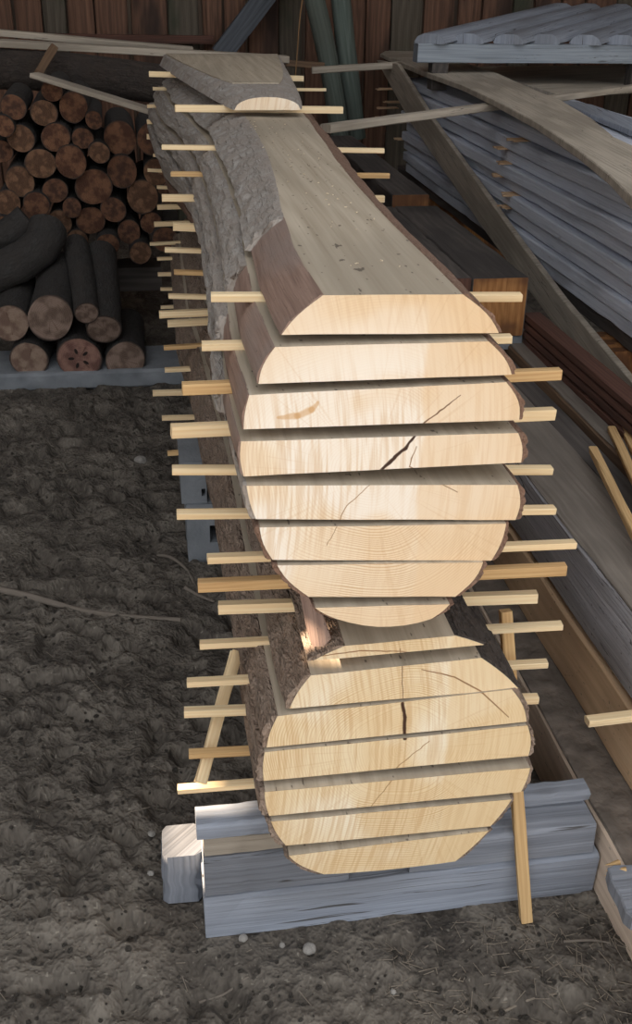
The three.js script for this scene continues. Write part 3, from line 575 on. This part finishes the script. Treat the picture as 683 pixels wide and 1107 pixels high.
// ledge beam and the boards resting on it
{
  const zl = -5.35, A = onZ(449, 57, zl), B = onZ(720, 58.5, zl), hh = 0.085;
  thing('ledge_beam', 'long squared blue-grey beam carrying a row of weathered boards', 'beam', [timber(A, B, 0.09, hh, V(0, 1, 0), { n: 16, wob: 0.003 }), M.ledge]);
  for (const [x, lab] of [[A.x + 0.12, 'small dark block under the end of the blue-grey ledge beam'], [B.x - 0.15, 'dark block under the far part of the blue-grey ledge beam']]) { const y = A.y - hh / 2; thing('support_block', lab, 'wood block', [box(x - 0.04, x + 0.04, pileTop + 0.001, y - 0.001, zl - 0.04, zl + 0.04), M.beamDark]); }
  const far = onZ(612, 0, -7.1), dir = far.clone().sub(V(A.x, A.y + hh / 2 + 0.04, zl)).normalize(), n = 9, lab = ['first from the far tip', 'second from the far tip', 'third from the far tip', 'fourth from the far tip', 'fifth from the far tip', 'sixth from the far tip', 'seventh from the far tip', 'eighth from the far tip', 'ninth from the far tip'];
  thing('rear_beam', 'dark beam at the back carrying the raised ends of the weathered grey slab boards', 'beam', [timber(V(far.x - 0.1, far.y - 0.13, -7.0), V(far.x + 1.9, far.y - 0.13, -7.0), 0.08, 0.1), M.beamDark]);
  for (let i = 0; i < n; i++) {
    const x = A.x + 0.06 + i * 0.2, w = rr(0.162, 0.168), rings = [], y = A.y + hh / 2, len = 1.95, o = V(x, y, zl + 0.02 + rr(-0.02, 0.02)), s = V(-dir.z, 0, dir.x).normalize();
    for (let j = 0; j <= 16; j++) {
      const c = o.clone().addScaledVector(dir, len * j / 16), prof = [[-0.5, 0.006], [-0.44, 0], [0.44, 0], [0.5, 0.006], [0.4, 0.03], [0.2, 0.045], [-0.2, 0.046], [-0.4, 0.031]];
      rings.push(prof.map(([a, b], k) => { const p = c.clone().addScaledVector(s, a * w * (1 + 0.08 * (pn(j * 0.8 + i * 9, k, 71) - 0.5))); return [p.x, p.y + b, p.z]; }));
    }
    thing('ledge_board', `weathered grey slab board resting on the ledge beam, ${lab[i]}`, 'board', [loft(rings), M.greyPale], 'grey boards on the ledge beam', new THREE.Quaternion().setFromRotationMatrix(new THREE.Matrix4().makeBasis(s, s.clone().cross(dir).normalize(), dir.clone().negate())));
  }
}
// ---------------------------------------------------------------- back of the barn
thing('wall_post', 'greenish old post leaning in front of the back wall, nearer the stack', 'post', [tube([onZ(368, 150, -6.7), onZ(354, 60, -6.75), onZ(340, 0, -6.8), onZ(328, -60, -6.85)], 0.062, 20, 14, 0.1, 3), M.teal], 'greenish posts at the back wall');
thing('wall_post', 'greenish old post leaning in front of the back wall, nearer the plank pile', 'post', [tube([onZ(385, 150, -6.85), onZ(375, 60, -6.85), onZ(368, 0, -6.9), onZ(362, -60, -6.95)], 0.062, 20, 14, 0.1, 5), M.teal], 'greenish posts at the back wall');
thing('wall_brace', 'dark blue-grey brace slanting up across the back wall', 'brace', [timber(onZ(238, 60, -7.2), onZ(310, -35, -7.2), 0.13, 0.05, V(0, 0, 1)), M.blueBrace]);
thing('wall_rail', 'thin reddish rail fixed along the back wall behind the pale planks', 'rail', [timber(onZ(60, 41, -7.37), onZ(231, 43, -7.37), 0.05, 0.05), M.redBoard]);
thing('hanging_string', 'thin brownish twine hanging in front of the back wall', 'string', [tube([onZ(319, 86, -6.3), onZ(321, 60, -6.3), onZ(324, 20, -6.3), onZ(329, -20, -6.3), onZ(330, -160, -6.3)], 0.004, 30, 6), M.string]);
thing('thin_lath', 'thin pale lath pointing from the plank pile towards the posts', 'lath', [timber(onZ(337, 76, -6.1), onZ(452, 69, -6.1), 0.03, 0.035), M.oldBoard]);
thing('long_plank', 'long pale plank lying lengthwise above the firewood, the higher of two', 'plank', [timber(onZ(-60, 30, -6.02), onZ(208, 54, -6.02), 0.10, 0.03), M.oldBoard], 'long planks above the firewood');
thing('long_plank', 'long pale plank above the firewood, the lower and longer of two', 'plank', [timber(onZ(-60, 43, -5.86), onZ(311, 64, -5.92), 0.10, 0.035), M.oldBoard], 'long planks above the firewood');
thing('short_board', 'short orange-brown board end next to the tip of the long plank', 'board', [timber(onZ(309, 68, -6.68), onZ(350, 71, -6.68), 0.05, 0.035), M.brownBoard]);
thing('old_trunk', 'thick dark old trunk lying along behind the firewood', 'log', [tube([onZ(-60, 72, -5.88), onZ(60, 78, -5.85), onZ(130, 85, -5.82), onZ(250, 104, -5.75)], 0.098, 40, 20, 0.08, 7), M.barkDark]);
thing('short_stake', 'short brown stake standing aslant on the firewood, under the long planks', 'stake', [timber(onZ(41, 80, -5.5), onZ(58, 52, -5.7), 0.04, 0.04, V(0, 0, 1)), M.brownBoard]);
thing('slanted_lath', 'pale lath sloping down over the top of the firewood stack', 'lath', [timber(onZ(37, 81, -5.05), onZ(166, 121, -4.75), 0.07, 0.02), M.oldBoard]);
// ---------------------------------------------------------------- firewood
{
  thing('sill_kerb', 'pale concrete kerb on the dirt under the firewood', 'kerb', [timber(V(-1.6, 0.02, -4.56), V(0.16, 0.02, -4.55), 0.34, 0.085, V(0, 1, 0), { ch: 0.012, n: 16, wob: 0.006 }), M.concrete]);
  const log = (px, py, pr, z, len, endM, label, tip = 0, yaw = 0, barkM = M.barkFire) => {
    const c = onZ(px, py, z), r = pr / F * Math.hypot(c.x, c.y - 1.65, z) * 0.955, rings = [], n = 14, m = 26, s = px * 1.3 + py;
    const dx = Math.tan(yaw), dy = Math.tan(tip);
    for (let j = 0; j <= n; j++) {
      const t = j / n, l = len * t, ring = [];
      for (let i = 0; i < m; i++) { const a = i / m * Math.PI * 2, q = r * (1 + 0.06 * Math.sin(2 * a + s) + 0.06 * (pfbm(Math.cos(a) * 2 + s, Math.sin(a) * 2 + t * 3, 2, 81) - 0.5)) * (j === 0 ? 0.985 : 1); ring.push([c.x + Math.cos(a) * q + dx * l, c.y + Math.sin(a) * q + dy * l, z - l]); }
      rings.push(ring);
    }
    const front = rings[0], sh = new THREE.Shape(front.map((p) => new THREE.Vector2(p[0], p[1]))), e = new THREE.ShapeGeometry(sh);
    e.translate(0, 0, z + 0.0008);
    const rot = rr(0, 6.28), p = e.attributes.position, u = e.attributes.uv;
    for (let i = 0; i < p.count; i++) { const x = (p.getX(i) - c.x) / (2.1 * r), y = (p.getY(i) - c.y) / (2.1 * r); u.setXY(i, 0.5 + x * Math.cos(rot) - y * Math.sin(rot), 0.5 + x * Math.sin(rot) + y * Math.cos(rot)); }
    return thing('firewood_log', label, 'log', [['bark', loft(rings, { caps: [false, true], crease: 1.2 }), barkM], ['end_face', e, endM, 'brown sawn end']], 'firewood logs');
  };
  const K = 2.99, Y0 = 60, words = [
    [168, 115, 32, 'small round log at the very peak of the firewood stack'],
    [43, 167, 38, 'firewood log high in the stack, at the edge of the photo beside the peak'],
    [142, 186, 40, 'paler firewood log right below the small peak log'],
    [237, 167, 45, 'large firewood log beside the peak, under the sloping lath'],
    [303, 209, 27, 'smallest firewood log, its bark side showing, under the sloping lath'],
    [67, 268, 42, 'shaded firewood log diagonally below the high edge log'],
    [180, 265, 44, 'firewood log with a flaky end below the large log beside the peak'],
    [267, 268, 33, 'small firewood log in the middle, above another small one'],
    [321, 314, 33, 'small firewood log wedged beside the biggest upper end'],
    [388, 268, 52, 'biggest firewood end of the upper rows, long bark side showing'],
    [490, 270, 48, 'dark firewood log half hidden behind the spacer stick ends'],
    [131, 350, 47, 'round firewood log with even rings left of the stack centre'],
    [229, 344, 50, 'broad round firewood log in the centre of the stack'],
    [394, 375, 50, 'firewood log with a star crack below the biggest upper end'],
    [64, 407, 46, 'firewood log slanting at the outer side of the middle rows'],
    [303, 425, 57, 'widest oval firewood log in the middle of the stack'],
    [178, 437, 39, 'medium firewood log next to the widest oval one'],
    [26, 478, 41, 'firewood log at the photo edge above the bent logs'],
    [118, 482, 40, 'medium firewood log above the upper bent log'],
    [232, 492, 31, 'small firewood log squeezed under the medium ones'],
    [193, 540, 39, 'shaded firewood log right above the long sloping log'],
    [293, 533, 45, 'round firewood log under the widest oval one'],
    [366, 499, 40, 'medium firewood log under the star-cracked one'],
    [461, 457, 52, 'big dark firewood log near the spacer sticks in the middle rows'],
    [12, 228, 32, 'firewood log cut by the photo edge in the second row from the top'],
    [4, 310, 35, 'dark firewood log cut by the photo edge in the third row'],
    [250, 600, 36, 'firewood log half covered by the top of the long sloping log'],
    [348, 612, 37, 'firewood log half covered by the second sloping log'],
    [417, 570, 38, 'reddish firewood log in the lower rows beside the dark gap'],
    [454, 638, 36, 'reddish small firewood log lowest beside the dark gap'],
    [488, 540, 34, 'reddish firewood log with broken end beside the spacer sticks'],
    [535, 595, 42, 'dark firewood log lowest behind the spacer stick ends'],
    [505, 378, 42, 'dark firewood log behind the spacer sticks, third from top there'],
    [4, 548, 28, 'small firewood log at the photo edge right above the upper bent log'],
  ];
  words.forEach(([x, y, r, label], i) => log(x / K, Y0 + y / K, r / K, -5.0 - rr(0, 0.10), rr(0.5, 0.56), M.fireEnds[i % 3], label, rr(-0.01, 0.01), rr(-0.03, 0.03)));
  // bigger logs lying in front, on the kerb
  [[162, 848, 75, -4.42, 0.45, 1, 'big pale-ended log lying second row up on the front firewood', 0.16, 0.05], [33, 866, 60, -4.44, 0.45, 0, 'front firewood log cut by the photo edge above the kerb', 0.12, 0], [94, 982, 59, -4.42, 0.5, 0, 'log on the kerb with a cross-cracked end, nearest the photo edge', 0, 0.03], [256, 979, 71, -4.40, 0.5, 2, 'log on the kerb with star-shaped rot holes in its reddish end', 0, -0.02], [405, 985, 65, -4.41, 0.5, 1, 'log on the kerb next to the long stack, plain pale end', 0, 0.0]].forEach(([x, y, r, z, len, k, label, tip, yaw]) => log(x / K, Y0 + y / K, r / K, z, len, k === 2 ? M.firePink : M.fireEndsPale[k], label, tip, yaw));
  const sloped = (x0, y0, r0, z0, x1, y1, r1, z1, endM, label, s) => {
    const a = onZ(x0, y0, z0), b = onZ(x1, y1, z1), R = r0 / F * 4.7, g = tube([a, a.clone().lerp(b, 0.5).add(V(0.005, 0.01, 0)), b], R, 24, 24, 0.07, s, r1 / r0);
    const d = b.clone().sub(a).normalize(), e = new THREE.CylinderGeometry(R * 0.97, R * 0.97, 0.004, 28); e.applyQuaternion(new THREE.Quaternion().setFromUnitVectors(V(0, 1, 0), d)); e.translate(a.x - d.x * 0.001, a.y - d.y * 0.001, a.z - d.z * 0.001);
    thing('firewood_log', label, 'log', [['bark', g, M.barkFire], ['end_face', e, endM, 'grey sawn end']], 'firewood logs');
  };
  sloped(280 / K, Y0 + 832 / K, 12.5, -4.36, 245 / K, Y0 + 615 / K, 14, -4.9, M.fireEndsPale[1], 'long thin sloping log with small grey end on the front firewood', 3);
  sloped(336 / K, Y0 + 884 / K, 18.5, -4.40, 325 / K, Y0 + 640 / K, 17, -4.9, M.fireEndsPale[1], 'shaded sloping log lying under and beside the thin grey-ended one', 5);
  thing('bent_log', 'bent bark-covered log lying sideways, the upper of two at the photo edge', 'log', [tube([onZ(-25, 266, -4.87), onZ(0, 256, -4.87), onZ(18, 246, -4.87), onZ(30, 236, -4.88)], 0.066, 30, 20, 0.08, 11), M.barkFire], 'bent logs on the firewood');
  thing('bent_log', 'bent bark-covered log lying sideways, the lower of two at the photo edge', 'log', [tube([onZ(-25, 302, -4.65), onZ(0, 293, -4.65), onZ(28, 279, -4.68), onZ(46, 264, -4.74), onZ(52, 246, -4.82)], 0.086, 30, 20, 0.08, 13), M.barkFire], 'bent logs on the firewood');
  thing('support_rail', 'dark old rail under the firewood stack beside the dark gap', 'rail', [timber(V(-1.9, 0.25, -5.3), V(0.05, 0.25, -5.3), 0.2, 0.12), M.beamDark]);
}
// ---------------------------------------------------------------- small things on the dirt
{
  const stone = (x, y, r, label) => { const q = onY(x, y, 0.0), g = new THREE.IcosahedronGeometry(r, 2), p = g.attributes.position; for (let i = 0; i < p.count; i++) { const v = V(p.getX(i), p.getY(i), p.getZ(i)), k = 0.75 + 0.5 * pfbm(v.x / r * 1.2 + x, v.y / r * 1.2 + v.z / r * 1.7 + y, 2, 91); p.setXYZ(i, v.x * k, v.y * k * 0.8, v.z * k); } g.computeVertexNormals(); g.translate(q.x, groundY(q.x, q.z) + r * 0.35, q.z); thing('stone', label, 'stone', [g, M.stone], 'small stones on the dirt'); };
  stone(334, 1022, 0.013, 'small pale upright stone on the dirt in front of the long grey timber'); stone(305, 1017, 0.006, 'tiny grey stone beside the pale upright stone'); stone(263, 1013, 0.009, 'flat little stone at the foot of the long grey timber'); stone(164, 903, 0.008, 'small pale stone on the dirt beside the hewn block'); stone(163, 944, 0.007, 'tiny pale stone below the other one beside the hewn block'); stone(152, 497, 0.022, 'pale stone on the dirt below the far spacer sticks'); stone(425, 1070, 0.006, 'tiny stone on the dirt near the bottom edge of the photo');
  const lay = (pts, r, label, name = 'twig', cat = 'twig', m = M.twig) => thing(name, label, cat, [tube(pts.map((p) => { const q = onY(p[0], p[1], 0.004); q.y = groundY(q.x, q.z) + r * (r > 0.01 ? -0.1 : 0.5); return q; }), r, 30, 8, 0.15, pts[0][0], 0.6), m], 'twigs on the dirt');
  lay([[-20, 630], [30, 643], [90, 657], [150, 667], [196, 673]], 0.012, 'long straight branch half sunk in the dark dirt', 'branch', 'branch');
  lay([[158, 592], [180, 601], [200, 614], [212, 632], [214, 642]], 0.006, 'curved thin root lying in front of the hollow concrete block', 'root', 'root');
  lay([[200, 638], [212, 643], [232, 650]], 0.006, 'short pale root end beside the lower log', 'root', 'root');
  lay([[140, 651], [170, 647], [192, 645]], 0.003, 'thin pale twig near the end of the sunken branch');
  lay([[610, 1012], [640, 1014], [660, 1020]], 0.003, 'thin pale twig on the dirt below the mud-topped beam');
  lay([[214, 1068], [240, 1060], [268, 1050]], 0.003, 'thin straight twig on the dirt below the pale stone');
  lay([[540, 1086], [575, 1073], [603, 1065]], 0.003, 'straight pale straw near the bottom corner of the photo', 'straw_stalk', 'straw', M.straw);
  // needles, straw and grit nobody could count
  const inst = (name, label, cat, geo, m, n, fn) => { const o = new THREE.InstancedMesh(geo, m, n), d = new THREE.Object3D(); for (let i = 0; i < n; i++) { fn(d, i); d.updateMatrix(); o.setMatrixAt(i, d.matrix); } o.name = name; o.userData = { label, category: cat, kind: 'stuff' }; place(o); return o; };
  inst('straw_litter', 'thin scattered straw and wood needles littering the dirt floor', 'straw', new THREE.CylinderGeometry(0.0009, 0.0007, 0.06, 5), M.straw, 900, (d, i) => {
    const near = i < 560; let x, z; do { x = near ? rr(0.35, 0.95) : rr(-0.9, 0.9); z = near ? rr(-1.34, -0.85) : rr(-4.3, -0.85); } while (!near && x > 0.05 && z < -1.35);
    d.position.set(x, groundY(x, z) + 0.003, z); d.rotation.set(Math.PI / 2 + rr(-0.12, 0.12), 0, rr(0, 6.28), 'XYZ'); d.scale.set(1, rr(0.12, 0.7) * (rnd() > 0.93 ? 1.8 : 1), 1); });
  inst('ground_grit', 'small clods and grit scattered over the dirt floor', 'grit', new THREE.IcosahedronGeometry(0.006, 0), M.dirt, 2600, (d) => {
    let x, z; do { x = rr(-1.0, 0.95); z = -0.85 - Math.pow(rnd(), 1.6) * 3.4; } while (x > 0.0 && z < -1.34);
    d.position.set(x, groundY(x, z) + 0.001, z); d.rotation.set(rr(0, 6), rr(0, 6), rr(0, 6)); const k = rr(0.3, 1.3); d.scale.set(k, k * 0.7, k * rr(0.7, 1.2)); });
  // light wood chips lying on the top board
  inst('wood_chips', 'tiny pale wood chips and shavings lying on the logs', 'wood chips', new THREE.BoxGeometry(0.012, 0.0012, 0.004), M.chip, 46, (d) => {
    const z = rr(-3.0, -1.4), x = rr(0.28, 0.39); d.position.set(x, upper[0].TL[1] + 0.0014, z); d.rotation.set(0, rr(0, 6), 0); const k = rr(0.15, 0.5); d.scale.set(k, 1, k); });
}
renderer.render(scene, camera);
